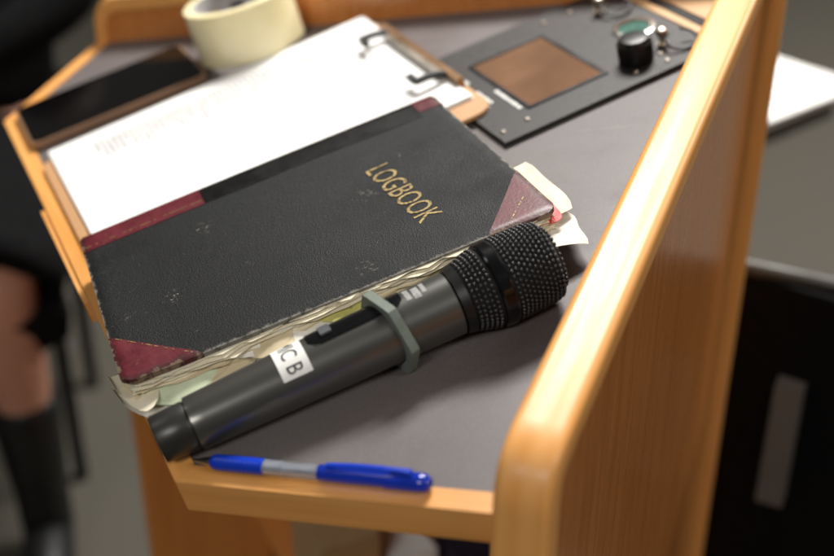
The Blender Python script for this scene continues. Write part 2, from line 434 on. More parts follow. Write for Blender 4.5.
def side_panel(near, far, sgn, name, lab, hh=.045):
    """vertical panel whose inner foot line runs near->far in desk coordinates; sgn = outward side"""
    a = D(near[0], near[1], 0); b = D(far[0], far[1], 0)
    dirh = Vector((b.x-a.x, b.y-a.y, 0)); Lh = dirh.length; dirh.normalize()
    N = Vector((dirh.y, -dirh.x, 0))*sgn                       # outward
    rise = (b.z-a.z)/Lh
    z_top = lambda u: a.z+rise*u+hh/cos(TH)
    P = lambda u, z, w: Vector((a.x, a.y, 0))+dirh*u+N*w+Vector((0, 0, z))
    W = .030; T = .015; uN = -.008; uF = Lh+W*.96
    # core slab, recessed on its outer side
    bm = bmesh.new(); post = .030
    pts = [(uN+T*.8, .06), (uF-post-.004, .06), (uF-post-.004, z_top(uF-post-.004)-T*.7), (uN+T*.8, z_top(uN)-T*.7)]
    va = [bm.verts.new(P(u, z, .002)) for u, z in pts]; vb = [bm.verts.new(P(u, z, W-.0055)) for u, z in pts]
    bm.faces.new(va); bm.faces.new(vb[::-1])
    for i in range(4):
        j = (i+1) % 4; bm.faces.new((va[i], vb[i], vb[j], va[j]))
    core = obj(name, bm, 'wood_panel', lec, grain=(0, 0, 1))
    # rounded trim running down the near end and along the top
    path = [(uN, .05), (uN, z_top(uN)-.030)]
    c0 = Vector((uN, z_top(uN)-.030)); cc = Vector((uN, z_top(uN))); c1 = Vector((uN+.030, z_top(uN+.030)))
    for i in range(1, 13):
        t = i/12; q = c0*(1-t)**2+cc*2*t*(1-t)+c1*t*t; path.append((q.x, q.y))
    for i in range(1, 9):
        u = uN+.030+(uF-uN-.030)*i/8; path.append((u, z_top(u)))
    r = .0052; prof = []
    for cx, cy, a0 in ((r, -r, 90), (W-r*1.0, -r, 0)):
        for i in range(7):
            t = radians(a0+90-90*i/6) if cx < W/2 else radians(90-90*i/6)
            prof.append((cx+r*cos(t), cy+r*sin(t)))
    prof += [(W, -T), (0, -T)]
    bm = bmesh.new(); rings = []
    for i, (u, z) in enumerate(path):
        p0 = Vector(path[max(i-1, 0)]); p1 = Vector(path[min(i+1, len(path)-1)]); d = (p1-p0).normalized()
        nn = Vector((-d.y, d.x))                             # outward in the panel's plane
        rings.append([bm.verts.new(P(u+nn.x*c, z+nn.y*c, w)) for w, c in prof])
    m = len(prof)
    for ra, rb in zip(rings, rings[1:]):
        for k in range(m): bm.faces.new((ra[k], ra[(k+1) % m], rb[(k+1) % m], rb[k]))
    bm.faces.new(rings[0]); bm.faces.new(rings[-1])
    gd = P(1, z_top(1), 0)-P(0, z_top(0), 0)
    obj('trim', bm, 'wood_edge', core, smooth=True, grain=gd, auto=40)
    # corner post at the prow
    bm = bmesh.new(); uq = uF-post
    f4 = [(uq, .0005), (uF, .0005), (uF, W-.001), (uq, W-.001)]
    va = [bm.verts.new(P(u, .05, w)) for u, w in f4]; vb = [bm.verts.new(P(u, z_top(u)-T, w)) for u, w in f4]
    bm.faces.new(va); bm.faces.new(vb[::-1])
    for i in range(4):
        j = (i+1) % 4; bm.faces.new((va[i], vb[i], vb[j], va[j]))
    bevel(bm, .004, 3)
    obj('corner_post', bm, 'wood_edge', core, smooth=True, grain=(0, 0, 1), auto=50)
    return core
side_panel((.4175, .1265), (.0405, .5620), 1, 'side_panel', '')
side_panel((-.377, .1165), (PR[0], PR[1]-.001), -1, 'side_panel', '')

# what stands under the desk: a side board, shelf, plinth
def up_board(name, s0, t0, s1, t1, th, z0, z1, mat):
    a, b = D(s0, t0), D(s1, t1); d = Vector((b.x-a.x, b.y-a.y, 0)).normalized(); n_ = Vector((-d.y, d.x, 0))*th
    q = [(a.x, a.y), (b.x, b.y), (b.x+n_.x, b.y+n_.y), (a.x+n_.x, a.y+n_.y)]
    bm = prism(q, z0, z1); bevel(bm, .0025, 2)
    return obj(name, bm, mat, lec, smooth=True, grain=(0, 0, 1), auto=40)
up_board('support_board', -.27, .080, -.27, .222, .022, .05, FL-.02+.02*sin(TH), 'wood_inner')
up_board('support_board', .30, .195, .30, .262, -.022, .05, FL-.02+.09*sin(TH), 'wood_inner')
bm = prism([(-.262, .19), (.16, .19), (.16, .40), (.05, .50), (-.03, .46), (-.262, .24)], .455, .473); obj('shelf', bevel(bm, .002), 'wood_inner', lec, grain=(1, 0, 0))
q = [(CL[0]+.03, CL[1]+.03), (CR[0]-.03, CR[1]+.03), PR]
bm = prism([(D(*p).x, D(*p).y) for p in q], .0, .055); obj('plinth', bm, 'wood_inner', lec, grain=(1, 0, 0))

# things stowed on the shelf
bm = box(-.14, -.05, .20, .262, 0, .08); bevel(bm, .002)
o = obj('cardboard_box', bm, 'cardboard'); o.location = (0, 0, .4735); tag(o, 'small tan cardboard box stowed on the shelf under the desk', 'box')
bm = box(-.03, .03, -.03, .03, 0, .03); bevel(bm, .001)
o = obj('note_block', bm, 'white_paper'); o.location = (-.085, .298, .4735); o.rotation_euler[2] = .05; tag(o, 'small white note block on the shelf beside the cardboard box under the desk', 'paper')
bm = box(-.045, .045, -.038, .038, 0, .03); bevel(bm, .003)
o = obj('folder', bm, 'navy_cover'); o.location = (-.035, .378, .4735); o.rotation_euler[2] = .05; tag(o, 'dark blue folder lying on the shelf under the desk', 'folder')

# ------------------------------------------------------------------ logbook
BO = Vector((.145, .14, .0060))
bk = thing('logbook', 'worn black cloth logbook with dark red leather corners and gold lettering', 'book', on_desk(*BO))
c00, c10, c11, c01 = [Vector((x-BO.x, y-BO.y)) for x, y in ((.0395, .012), (.0515, .282), (.246, .273), (.2255, -.0035))]
BLn, BWd = .273, .190
def rcl(u, v, r=.0085):
    """clip a 0..1 board coordinate to rounded corners"""
    x, y = u*BLn, v*BWd
    cx = min(max(x, r), BLn-r); cy = min(max(y, r), BWd-r)
    dx, dy = x-cx, y-cy; d = sqrt(dx*dx+dy*dy)
    if d > r: x, y = cx+dx*r/d, cy+dy*r/d
    return x/BLn, y/BWd
def board_xy(u, v):
    return (c00*(1-u)+c10*u)*(1-v)+(c01*(1-u)+c11*u)*v
def top_z(u, v):
    z = .0277
    z += .0012*sin(u*5.1+1.0)*v + .0009*sin(v*4+u*3)
    z -= .0035*max(0, (u-.72)/.28)**1.5*max(0, (v-.55)/.45)**1.2          # bent fore corner
    z += .0016*max(0, 1-u/.12)*v
    e = min(v*BWd, (1-v)*BWd, u*BLn, (1-u)*BLn)
    z -= .0013*max(0, 1-e/.0045)**2
    z -= .0022*max(0, 1-v*BWd/.010)**2
    z -= .0006*math.exp(-((v*BWd-.0285)/.0022)**2)*0
    return z
def grid_slab(name, mat, parent, nu, nv, uvf, zt, zb, smooth=True, grow=0.0):
    bm = bmesh.new(); uvl = bm.loops.layers.uv.new('UVMap'); T = {}; Bt = {}
    for i in range(nu+1):
        for j in range(nv+1):
            u, v = uvf(i/nu, j/nv); p = board_xy(u, v)
            if grow:
                cxy = board_xy(.5, .5); p = cxy+(p-cxy)*(1+grow)
            T[i, j] = bm.verts.new((p.x, p.y, zt(u, v))); Bt[i, j] = bm.verts.new((p.x, p.y, zb(u, v)))
    def face(vs, uvs):
        try: f = bm.faces.new(vs)
        except ValueError: return
        for l, w in zip(f.loops, uvs): l[uvl].uv = w
    G = lambda i, j: uvf(i/nu, j/nv)
    for i in range(nu):
        for j in range(nv):
            q = [(i, j), (i+1, j), (i+1, j+1), (i, j+1)]; w = [G(*k) for k in q]
            face([T[k] for k in q], w); face([Bt[k] for k in q][::-1], w[::-1])
    rim = [(i, 0) for i in range(nu)]+[(nu, j) for j in range(nv)]+[(i, nv) for i in range(nu, 0, -1)]+[(0, j) for j in range(nv, 0, -1)]
    for a, b in zip(rim, rim[1:]+rim[:1]):
        face([T[a], Bt[a], Bt[b], T[b]], [G(*a), G(*a), G(*b), G(*b)])
    bmesh.ops.remove_doubles(bm, verts=bm.verts, dist=1e-6)
    return obj(name, bm, mat, parent, smooth=smooth, auto=60)
fc = grid_slab('front_cover', 'book_cloth', bk, 60, 44, lambda a, b: rcl(a, b), top_z, lambda u, v: top_z(u, v)-.0030)
def patch(name, mat, fn, nu=18, nv=10, lift=.00035, parent=fc, depth=.0031, lab=None):
    o = grid_slab(name, mat, parent, nu, nv, fn, lambda u, v: top_z(u, v)+lift, lambda u, v: top_z(u, v)-depth, grow=.0016)
    if lab: o['label'] = lab
    return o
wob = lambda x, s: .004*sin(x*37+s)+.003*sin(x*91+s*2)
vb = .028/BWd
patch('spine_leather', 'red_leather', lambda a, b: rcl(a*.322, b*vb), lab='dark red leather band on the spine edge')
patch('spine_leather', 'red_leather', lambda a, b: rcl(.932+.068*a, b*vb*.78), nu=10, lab='small dark red leather end of the spine')
patch('repair_tape', 'black_tape', lambda a, b: rcl(.3225+.609*a, b*(vb*.98+.004*sin(a*9))), nu=30, lift=.00025, lab='glossy black tape along the spine')
def tri(cu, lu, lv):
    def fn(a, b):
        p = a; q = b*(1-p)
        u = p*lu if cu == 0 else 1-p*lu
        v = 1-q*lv
        return rcl(u, v)
    return fn
patch('corner_leather', 'red_leather', tri(0, .175, .265), 16, 14, lab='worn dark red leather corner')
patch('corner_leather', 'red_leather', tri(1, .170, .29), 16, 14, lab='worn dark red leather corner with gold line')
def gold_line(p, q, w, n=60):
    bm = bmesh.new(); prev = None
    for i in range(n+1):
        if random.random() < .28 and i not in (0, n): prev = None; continue
        t = i/n; u = p[0]+(q[0]-p[0])*t; v = p[1]+(q[1]-p[1])*t; c = board_xy(u, v)
        d = (board_xy(*q)-board_xy(*p)).normalized(); nn = Vector((-d.y, d.x))*w/2; z = top_z(u, v)+.00055
        cur = [bm.verts.new((c.x+nn.x, c.y+nn.y, z)), bm.verts.new((c.x-nn.x, c.y-nn.y, z))]
        if prev: bm.faces.new((prev[0], prev[1], cur[1], cur[0]))
        prev = cur
    obj('gold_line', bm, 'gold_foil', fc)
gold_line((.01, vb*.82), (.318, vb*.80), .0006)
gold_line((1-.115, 1-.012), (1-.012, 1-.165), .0009)
gold_line((.155, .985), (.015, 1-.235), .0006)

# gold title, lying across the cover so that its tops point up the board
def text_mesh(txt, size=1.0):
    cu = bpy.data.curves.new('t', 'FONT'); cu.body = txt; cu.size = size; cu.resolution_u = 3; cu.fill_mode = 'BOTH'
    o = bpy.data.objects.new('t', cu); COL.objects.link(o)
    dg = bpy.context.evaluated_depsgraph_get(); dg.update()
    me = bpy.data.meshes.new_from_object(o.evaluated_get(dg)); bpy.data.objects.remove(o); bpy.data.curves.remove(cu)
    return me
me = text_mesh('LOGBOOK'); xs = [v.co.x for v in me.vertices]; ys = [v.co.y for v in me.vertices]
X0, X1, Y0, Y1 = min(xs), max(xs), min(ys), max(ys)
bm = bmesh.new(); bm.from_mesh(me); bpy.data.meshes.remove(me)
bmesh.ops.subdivide_edges(bm, edges=[e for e in bm.edges if e.calc_length() > .12], cuts=3)
for v in bm.verts:
    a = (v.co.x-X0)/(X1-X0); b = (v.co.y-Y0)/(Y1-Y0)
    x = .1175+a*(.2015-.1175)-BO.x; y = .1985+b*.0172+a*.0012-BO.y
    # invert to board coordinates roughly to find the height
    u = min(1, max(0, (y+BO.y-.008)/.273)); w = min(1, max(0, (x+BO.x-.051)/.19))
    v.co = Vector((x, y, top_z(u, w)+.0004))
ttl = obj('title_lettering', bm, 'gold_foil', fc); ttl['label'] = 'worn gold LOGBOOK lettering'

bc = grid_slab('back_cover', 'book_cloth', bk, 20, 14, lambda a, b: rcl(a, b), lambda u, v: .0028, lambda u, v: 0.0)
# spine: rounded strip joining the boards
bm = bmesh.new(); rows = []
for i in range(13):
    u = .004+.992*i/12; row = []
    for k in range(9):
        t = k/8; z = .0006+t*(.0260-.0006); c = board_xy(u, 0); row.append(bm.verts.new((c.x+.0035-.0042*sin(pi*t), c.y, z)))
    for k in range(9):
        t = 1-k/8; z = .0012+t*(.0247-.0006); c = board_xy(u, 0); row.append(bm.verts.new((c.x+.0055-.0042*sin(pi*t), c.y, z)))
    rows.append(row)
for a, b in zip(rows, rows[1:]):
    for k in range(18): bm.faces.new((a[k], a[(k+1) % 18], b[(k+1) % 18], b[k]))
bm.faces.new(rows[0]); bm.faces.new(rows[-1])
obj('spine', bm, 'spine_cloth', bk, smooth=True, auto=60)

# pages: each sheet gathering a thin slab with a ragged outline that sticks out unevenly
NP = 46
tints = ['page_cream']*5+['page_tan']*4+['page_white']*2+['page_green']
def page(z, th, over, seed, mat, u0=.02, u1=.985, v1=1.0, wav=.0005):
    rnd = random.Random(seed); bm = bmesh.new(); n_f = 26; out = []
    ph = rnd.random()*6; am = rnd.uniform(.3, 1)
    out.append((u0, .03)); 
    def rag(x): return .0020*am*sin(x*9+ph)+.0014*sin(x*23+ph*2)+rnd.uniform(-.0011, .0011)
    for i in range(7): 
        v = .06+(v1-.06)*i/6.5; out.append((u0+rag(v)/BLn, v))
    for i in range(n_f+1):
        u = u0+(u1-u0)*i/n_f
        c = min(i, n_f-i)/1.5
        out.append((u, v1+(over+rag(u*3)-.004*max(0, 1-c))/BWd))
    for i in range(7):
        v = v1-(v1-.06)*i/6.5; out.append((u1+rag(v+4)/BLn, v))
    out.append((u1, .03))
    top = []; bot = []
    for u, v in out:
        c = board_xy(u, v); dz = wav*sin(u*11+ph)*max(0, v)+wav*.7*sin(u*27+ph*1.7)*max(0, v-.5)
        dz -= .0030*(z/.027)*max(0, (u-.74)/.26)**1.5*max(0, (v-.55)/.45)
        top.append(bm.verts.new((c.x, c.y, z+th+dz))); bot.append(bm.verts.new((c.x, c.y, z+dz)))
    bm.faces.new(top); bm.faces.new(bot[::-1]); m = len(top)
    for i in range(m):
        j = (i+1) % m; bm.faces.new((top[i], bot[i], bot[j], top[j]))
    return obj('page', bm, mat, bk)
zz = .0030
for i in range(NP):
    th = (.0243-.0030)/NP
    page(zz, th*.9, random.uniform(-.0030, .0030)+(.0014 if i < 24 else 0), i, random.choice(tints), u0=random.uniform(.008, .03), u1=random.uniform(.96, .995), wav=.00022)
    zz += th
# a few tattered sheets that poke out beyond the rest
def flap(pts, mat, th=.00025, lab=None, name='page'):
    """free sheet piece: list of rows of points in desk coordinates (s,t,h)"""
    bm = bmesh.new(); rows = [[Vector(p)-BO for p in r] for r in pts]
    T = [[bm.verts.new(p+Vector((0, 0, th))) for p in r] for r in rows]; Bm = [[bm.verts.new(p) for p in r] for r in rows]
    nr, nc = len(rows), len(rows[0])
    for i in range(nr-1):
        for j in range(nc-1):
            bm.faces.new((T[i][j], T[i+1][j], T[i+1][j+1], T[i][j+1])); bm.faces.new((Bm[i][j], Bm[i][j+1], Bm[i+1][j+1], Bm[i+1][j]))
    rim = [(i, 0) for i in range(nr-1)]+[(nr-1, j) for j in range(nc-1)]+[(i, nc-1) for i in range(nr-1, 0, -1)]+[(0, j) for j in range(nc-1, 0, -1)]
    for a, b in zip(rim, rim[1:]+rim[:1]): bm.faces.new((T[a[0]][a[1]], T[b[0]][b[1]], Bm[b[0]][b[1]], Bm[a[0]][a[1]]))
    o = obj(name, bm, mat, bk, smooth=True, auto=40)
    if lab: o['label'] = lab
    return o
def strip_flap(t0, t1, s_in, s_out, z, mat, seed, curl=0.0, lab=None, n=16):
    rnd = random.Random(seed); rows = []
    for i in range(n+1):
        x = i/n; t = t0+(t1-t0)*x; e = sin(pi*min(1, max(0, x)))**.45; row = []
        so = s_in+(s_out-s_in)*e+rnd.uniform(-.0006, .0006)
        sl = (t-.135)*.066
        for k in range(5):
            y = k/4; row.append((s_in+(so-s_in)*y+sl, t+rnd.uniform(-.0002, .0002), z+curl*y*y+.0007*sin(x*7+seed)))
        rows.append(row)
    flap(rows, mat, lab=lab)
strip_flap(-.001, .058, .215, .2510, .0235, 'page_green', 3, -.006, 'pale green torn sheet poking out of the pages')
strip_flap(-.005, .085, .215, .2500, .0205, 'page_tan', 5, -.003)
strip_flap(-.010, .030, .205, .2515, .0120, 'page_white', 8, .003)
strip_flap(-.009, .018, .200, .2490, .0185, 'page_cream', 28, .002)
strip_flap(.02, .12, .22, .2462, .0100, 'page_cream', 11, -.003)
strip_flap(.050, .15, .22, .2475, .0245, 'page_white', 12, -.004)
strip_flap(.062, .105, .22, .2490, .0252, 'page_tan', 22, -.004)
strip_flap(.105, .175, .22, .2480, .0225, 'page_tan', 23, -.003)
strip_flap(.105, .165, .22, .2465, .0248, 'page_yellow', 13, -.003, 'yellowish sheet edge between the pages')
strip_flap(.165, .235, .222, .2458, .0238, 'page_yellow', 15, -.003)
strip_flap(.10, .25, .222, .2445, .0215, 'page_tan', 17, -.004)
strip_flap(.17, .262, .222, .2440, .0120, 'page_cream', 19, -.003)
# curled slips at the top corner
def slip(p0, pu, pv, mat, curl, lab, n=9, name='page'):
    rows = []
    p0, pu, pv = Vector(p0), Vector(pu), Vector(pv); sd = p0.x*900+p0.y*400
    for i in range(n+1):
        row = []
        for j in range(n+1):
            a, b = i/n, j/n
            a2 = a*(1-.10*(2*b-1)**4)+.04*sin(b*7+sd)*a                 # worn, rounded outer edge
            b2 = b*(1-.10*a*a)
            row.append(p0+pu*a2+pv*b2+Vector((0, 0, curl*a*a*b+.0011*sin(a*4+b*5+sd)*a)))
        rows.append(row)
    flap(rows, mat, lab=lab, name=name)
slip((.172, .262, .0225), (.0, .031, 0), (.070, -.003, -.001), 'page_cream', -.003, 'cream slip peeking past the top edge')
slip((.215, .255, .0160), (.012, .033, -.002), (.045, -.008, .003), 'page_white', -.006, 'curled cream slip jutting from the fore corner')
slip((.222, .262, .0235), (.004, .017, 0), (.022, -.004, -.001), 'red_tab', -.001, 'small red index tab', name='index_tab')
slip((.228, .240, .0195), (.010, .026, .001), (.030, -.012, -.002), 'page_tan', -.004, None)
slip((.215, .250, .0105), (.006, .030, 0), (.038, -.010, 0), 'page_cream', .001, 'cream slip under the fore corner')

# ------------------------------------------------------------------ microphone
m0 = Vector((.2665, .0015, .0192)); m1 = Vector((.2815, .2420, .0262))
ax = (m1-m0); ML = ax.length; ax.normalize()
mx = Vector((-1, 0, 0)); mx = (mx-ax*mx.dot(ax)).normalized(); my = ax.cross(mx)
Rm = Matrix((mx, my, ax)).transposed().to_4x4(); Rm.translation = m0
mic = thing('microphone', 'black handheld wireless microphone with white MIC B sticker lying beside the logbook', 'microphone', MD @ Rm @ Matrix.Diagonal((1, 1, .968, 1)))
# local z runs from tail to head; +x points to the book side; up off the desk is about -y or +y
UPS = 1 if my.z > 0 else -1
def mprof(z):                                    # body radius
    pts = [(0, .0140), (.02, .0142), (.0205, .0156), (.06, .0166), (.12, .0180), (.165, .0186), (.186, .0190)]
    for (a, ra), (b, rb) in zip(pts, pts[1:]):
        if a <= z <= b: return ra+(rb-ra)*(z-a)/(b-a)
    return pts[-1][1]
bm = lathe([(0.0205, .0140), (.021, .0154)]+[(.022+.164*i/24, mprof(.022+.164*i/24)) for i in range(25)]+[(.1868, .0180)], 56)
obj('body', bm, 'mic_body', mic, smooth=True, auto=30)
bm = lathe([(-.001, .0095), (-.0008, .0128), (.0006, .0139), (.019, .0142), (.0203, .0138)], 48)
obj('tail_cap', bm, 'mic_tail', mic, smooth=True, auto=40)
def wrap(name, mat, z0, z1, a0, a1, lift, parent, nz=10, na=16, rnd=0.0):
    """patch of the body's surface between two angles, a little proud of it"""
    bm = bmesh.new(); R_ = []
    for i in range(nz+1):
        z = z0+(z1-z0)*i/nz; row = []
        e = 1.0
        if rnd:
            d = min(z-z0, z1-z)/rnd
            e = 1.0 if d >= 1 else .55+.45*sqrt(max(0, 1-(1-d)**2))
        for j in range(na+1):
            a = (a0+a1)/2+(a1-a0)/2*e*(2*j/na-1); r = mprof(z)+lift
            row.append((r*cos(a), r*sin(a), z, a))
        R_.append(row)
    T = [[bm.verts.new(p[:3]) for p in r] for r in R_]
    Bm = [[bm.verts.new(((mprof(p[2])-.0004)*cos(p[3]), (mprof(p[2])-.0004)*sin(p[3]), p[2])) for p in r] for r in R_]
    for i in range(nz):
        for j in range(na):
            bm.faces.new((T[i][j], T[i+1][j], T[i+1][j+1], T[i][j+1]))
    rim = [(i, 0) for i in range(nz)]+[(nz, j) for j in range(na)]+[(i, na) for i in range(nz, 0, -1)]+[(0, j) for j in range(na, 0, -1)]
    for a, b in zip(rim, rim[1:]+rim[:1]): bm.faces.new((T[a[0]][a[1]], T[b[0]][b[1]], Bm[b[0]][b[1]], Bm[a[0]][a[1]]))
    return obj(name, bm, mat, parent, smooth=True, auto=40)
UPA = radians(90*UPS)                            # angle that looks straight up off the desk
def ang(d):                                      # d degrees from up, positive towards the right (away from the book)
    return UPA + radians(d)*UPS
lb = wrap('label', 'label_white', .0765, .0945, ang(-42), ang(56), .0003, mic)
lb['label'] = 'white sticker reading MIC B'
me = text_mesh('MIC B'); xs = [v.co.x for v in me.vertices]; ys = [v.co.y for v in me.vertices]; X0, X1, Y0, Y1 = min(xs), max(xs), min(ys), max(ys)
bm = bmesh.new(); bm.from_mesh(me); bpy.data.meshes.remove(me)
bmesh.ops.subdivide_edges(bm, edges=[e for e in bm.edges if e.calc_length() > .15], cuts=2)
for v in bm.verts:
    a = (v.co.x-X0)/(X1-X0); b = (v.co.y-Y0)/(Y1-Y0); z = .0806+.0098*b; an = ang(-38+86*a); r = mprof(z)+.00045
    v.co = Vector((r*cos(an), r*sin(an), z))
obj('lettering', bm, 'ink', lb)
sp = wrap('switch_panel', 'mic_gloss', .098, .158, ang(-46), ang(17), .0007, mic, 16, 12, .008)
wrap('slide_switch', 'switch_grey', .1065, .1135, ang(-22), ang(4), .0022, sp, 6, 8)
for k, (a0, a1, z0, z1) in enumerate(((-18, 14, .1600, .1632), (-12, 18, .1648, .1690), (-16, 12, .1704, .1730))):
    wrap('printed_mark', 'print_grey', z0, z1, ang(a0), ang(a1), .0002, mic, 3, 8)
# flat-sided anti-roll ring
bm = bmesh.new(); n = 6; rin = mprof(.148)+.0003
def ringv(z, r, k, m): return bm.verts.new((r*cos(k), r*sin(k), z))
NR = 48; rows = []
for z, kind in ((-.0028, 0), (-.0028, 1), (.0028, 1), (.0028, 0)):
    row = []
    for i in range(NR):
        a = 2*pi*i/NR; fa = ((a-UPA+pi/n) % (2*pi/n))-pi/n
        r = rin if kind == 0 else min(.0232/cos(fa), .0262)
        row.append(bm.verts.new((r*cos(a), r*sin(a), z)))
    rows.append(row)
for a, b in zip(rows, rows[1:]+rows[:1]):
    for i in range(NR): bm.faces.new((a[i], a[(i+1) % NR], b[(i+1) % NR], b[i]))
bevel(bm, .0007, 2, 60); ro = obj('anti_roll_ring', bm, 'ring_rubber', mic, smooth=True, auto=35); ro.location = (0, 0, .1450); ro.rotation_euler = (0, radians(14), 0)
# head: collar, lower grille, band, upper grille
obj('collar', lathe([(.1870, .0178), (.1874, .0196), (.1930, .0208), (.1936, .0200)], 56), 'mic_black', mic, smooth=True, auto=30)
def hprof(z):
    pts = [(.1936, .0200), (.205, .0234), (.2105, .0244), (.2185, .0250), (.220, .0247), (.244, .0243), (.2495, .0228), (.2525, .0180), (.2532, 0)]
    for (a, ra), (b, rb) in zip(pts, pts[1:]):
        if a <= z <= b: return ra+(rb-ra)*(z-a)/(b-a)
    return 0.0
obj('band', lathe([(.2095, .0236), (.2100, .0252), (.2112, .0259), (.2172, .0261), (.2184, .0254), (.2190, .0240)], 64), 'mic_gloss', mic, smooth=True, auto=25)
def grille(rows_z, extra=None):
    bm = bmesh.new(); ico = bmesh.new(); bmesh.ops.create_icosphere(ico, subdivisions=1, radius=1)
    iv = [v.co.copy() for v in ico.verts]; iff = [[v.index for v in f.verts] for f in ico.faces]; ico.free()
    spots = []
    for q, z in enumerate(rows_z):
        r = hprof(z); nn = int(2*pi*r/.0033)
        for i in range(nn): spots.append((r, 2*pi*(i+.5*(q % 2))/nn, z))
    for r, z in (extra or []):
        nn = max(1, int(2*pi*r/.0033))
        for i in range(nn): spots.append((r, 2*pi*i/nn, z))
    for r, a, z in spots:
        c = Vector((r*cos(a), r*sin(a), z)); tg = Vector((-sin(a), cos(a), 0)); rd = Vector((cos(a), sin(a), 0)); zz_ = Vector((0, 0, 1))
        if r < .019: rd, zz_ = Vector((0, 0, 1)), Vector((cos(a), sin(a), 0))
        vs = [bm.verts.new(c+tg*p.x*.00142+rd*p.y*.00125+zz_*p.z*.00125) for p in iv]
        for f in iff: bm.faces.new([vs[k] for k in f])
    return bm
core = obj('grille_liner', lathe([(.1925, .0190)]+[(.194+.058*i/24, max(.001, hprof(.194+.058*i/24)-.0004)) for i in range(25)]+[(.2526, 0)], 56), 'mic_foam', mic, smooth=True)
o = obj('lower_grille', grille([.1954+.0028*i for i in range(5)]), 'mic_wire', mic, smooth=True); o['kind'] = 'stuff'
o = obj('upper_grille', grille([.2207+.0028*i for i in range(11)], [(.0185-.0030*i, .2528) for i in range(6)]), 'mic_wire', mic, smooth=True); o['kind'] = 'stuff'

# ------------------------------------------------------------------ pen
p0 = Vector((.2785, .0135, .0062)); p1 = Vector((.3795, .1120, .0066)); d = p1-p0; PL = d.length; d.normalize()
px_ = Vector((0, 0, 1)); px_ = (px_-d*px_.dot(d)).normalized(); py_ = d.cross(px_)
Rp = Matrix((px_, py_, d)).transposed().to_4x4(); Rp.translation = p0 - Vector((0, 0, .0006)); Rp = Rp @ Matrix.Diagonal((.9, .9, 1, 1))
pen = thing('ballpoint_pen', 'blue ballpoint pen with clear middle lying along the wooden edge', 'pen', MD @ Rp)
obj('tip', lathe([(0, .0006), (.003, .0012), (.011, .0032), (.0125, .0036)], 24), 'steel', pen, smooth=True, auto=40)
pr = [(.0126, .0038), (.014, .0046)]
for i in range(9): pr += [(.0155+.0032*i, .0049), (.0170+.0032*i, .00515), (.0185+.0032*i, .0049)]
obj('grip', lathe(pr+[(.0455, .0048)], 28), 'pen_blue', pen, smooth=True, auto=40)
obj('clear_barrel', lathe([(.0456, .0047), (.078, .0047), (.0782, .0030)], 28), 'clear_plastic', pen, smooth=True, auto=40)
obj('refill', lathe([(.0456, .0036), (.056, .0036), (.0565, .0028), (.0775, .0028)], 16), 'refill_white', pen, smooth=True, auto=40)
obj('barrel', lathe([(.0783, .0047), (.079, .0050), (PL-.026, .0050), (PL-.0245, .0056), (PL-.006, .0056), (PL-.002, .0050), (PL, .0030)], 28), 'pen_clear_blue', pen, smooth=True, auto=40)
bm = bmesh.new(); prev = None
for i in range(11):
    t = i/10; z = .084+(PL-.010-.084)*t; hh = .0078+.0012*sin(pi*t)-.0012*(1-t)
    cur = [bm.verts.new((hh+dx, wy, z)) for dx, wy in ((0, -.0017), (.0011, -.0012), (.0011, .0012), (0, .0017))]
    if prev:
        for k in range(4): bm.faces.new((prev[k], prev[(k+1) % 4], cur[(k+1) % 4], cur[k]))
    else: bm.faces.new(cur)
    prev = cur
bm.faces.new(prev); obj('clip', bm, 'pen_blue', pen, smooth=True, auto=40)
obj('clip_root', box(.0045, .0085, -.0018, .0018, PL-.020, PL-.009), 'pen_blue', pen)

# ------------------------------------------------------------------ clipboard, paper, clip
cb = thing('clipboard', 'brown hardboard clipboard with flat metal clip partly under the logbook', 'clipboard', on_desk(-.1635, .0125, .0010) @ Matrix.Rotation(.0112, 4, 'X'))
CW, CH = .2270, .3130
bm = prism(rrect(0, CW, 0, CH, .016), .0004, .0034); bevel(bm, .0008, 2, 60); obj('board', bm, 'hardboard', cb, smooth=True, auto=40)
cl = obj('clip', bevel(box(.030, .180, CH-.0075, CH-.0012, .0036, .0112), .0012), 'bronze', cb)
obj('jaw', bevel(box(.052, .162, CH-.0125, CH-.0078, .0103, .0113), .0004), 'nickel', cl)
for x in (.052, .162):
    bm = tube(arc_path([(x, CH-.008, .011), (x, CH-.018, .0145), (x, CH-.034, .0150)], .006), .0028, 10)
    obj('grip', bm, 'clip_black', cl, smooth=True, auto=50)
    bm = box(x-(.002 if x > .1 else -.002)-.011*(x > .1), x-(.002 if x > .1 else -.002)+.011*(x < .1), CH-.0355, CH-.0305, .0125, .0168); bevel(bm, .001)
    obj('grip', bm, 'clip_black', cl)
obj('lever_wire', tube(arc_path([(.058, CH-.033, .0135), (.080, CH-.037, .0130), (.134, CH-.037, .0130), (.156, CH-.033, .0135)], .012), .0007, 8), 'steel', cl, smooth=True)
# sheets
def sheet(seed, z, dx, dy, a, top=False):
    rnd = random.Random(seed); bm = bmesh.new(); nx, ny = 10, 14; W_, H_ = .210, .297; Tv = []
    for i in range(nx+1):
        Tv.append([bm.verts.new((W_*i/nx, H_*j/ny, .0006*sin(i*.5+seed)*(j/ny)*(1 if top else .2)*(i/nx)+(.0018*max(0, 1-(i/nx)*3)*(j/ny)**3 if top else 0))) for j in range(ny+1)])
    for i in range(nx):
        for j in range(ny): bm.faces.new((Tv[i][j], Tv[i+1][j], Tv[i+1][j+1], Tv[i][j+1]))
    r = bmesh.ops.extrude_face_region(bm, geom=list(bm.faces))
    for v in [x for x in r['geom'] if isinstance(x, bmesh.types.BMVert)]: v.co.z -= .0003
    o = obj('paper_sheet', bm, 'printed_paper' if top else 'white_paper', smooth=True, auto=40)
    o.matrix_world = on_desk(-.1712+dx, .0220+dy, z, a) @ Matrix.Rotation(.0112, 4, 'X')
    return o
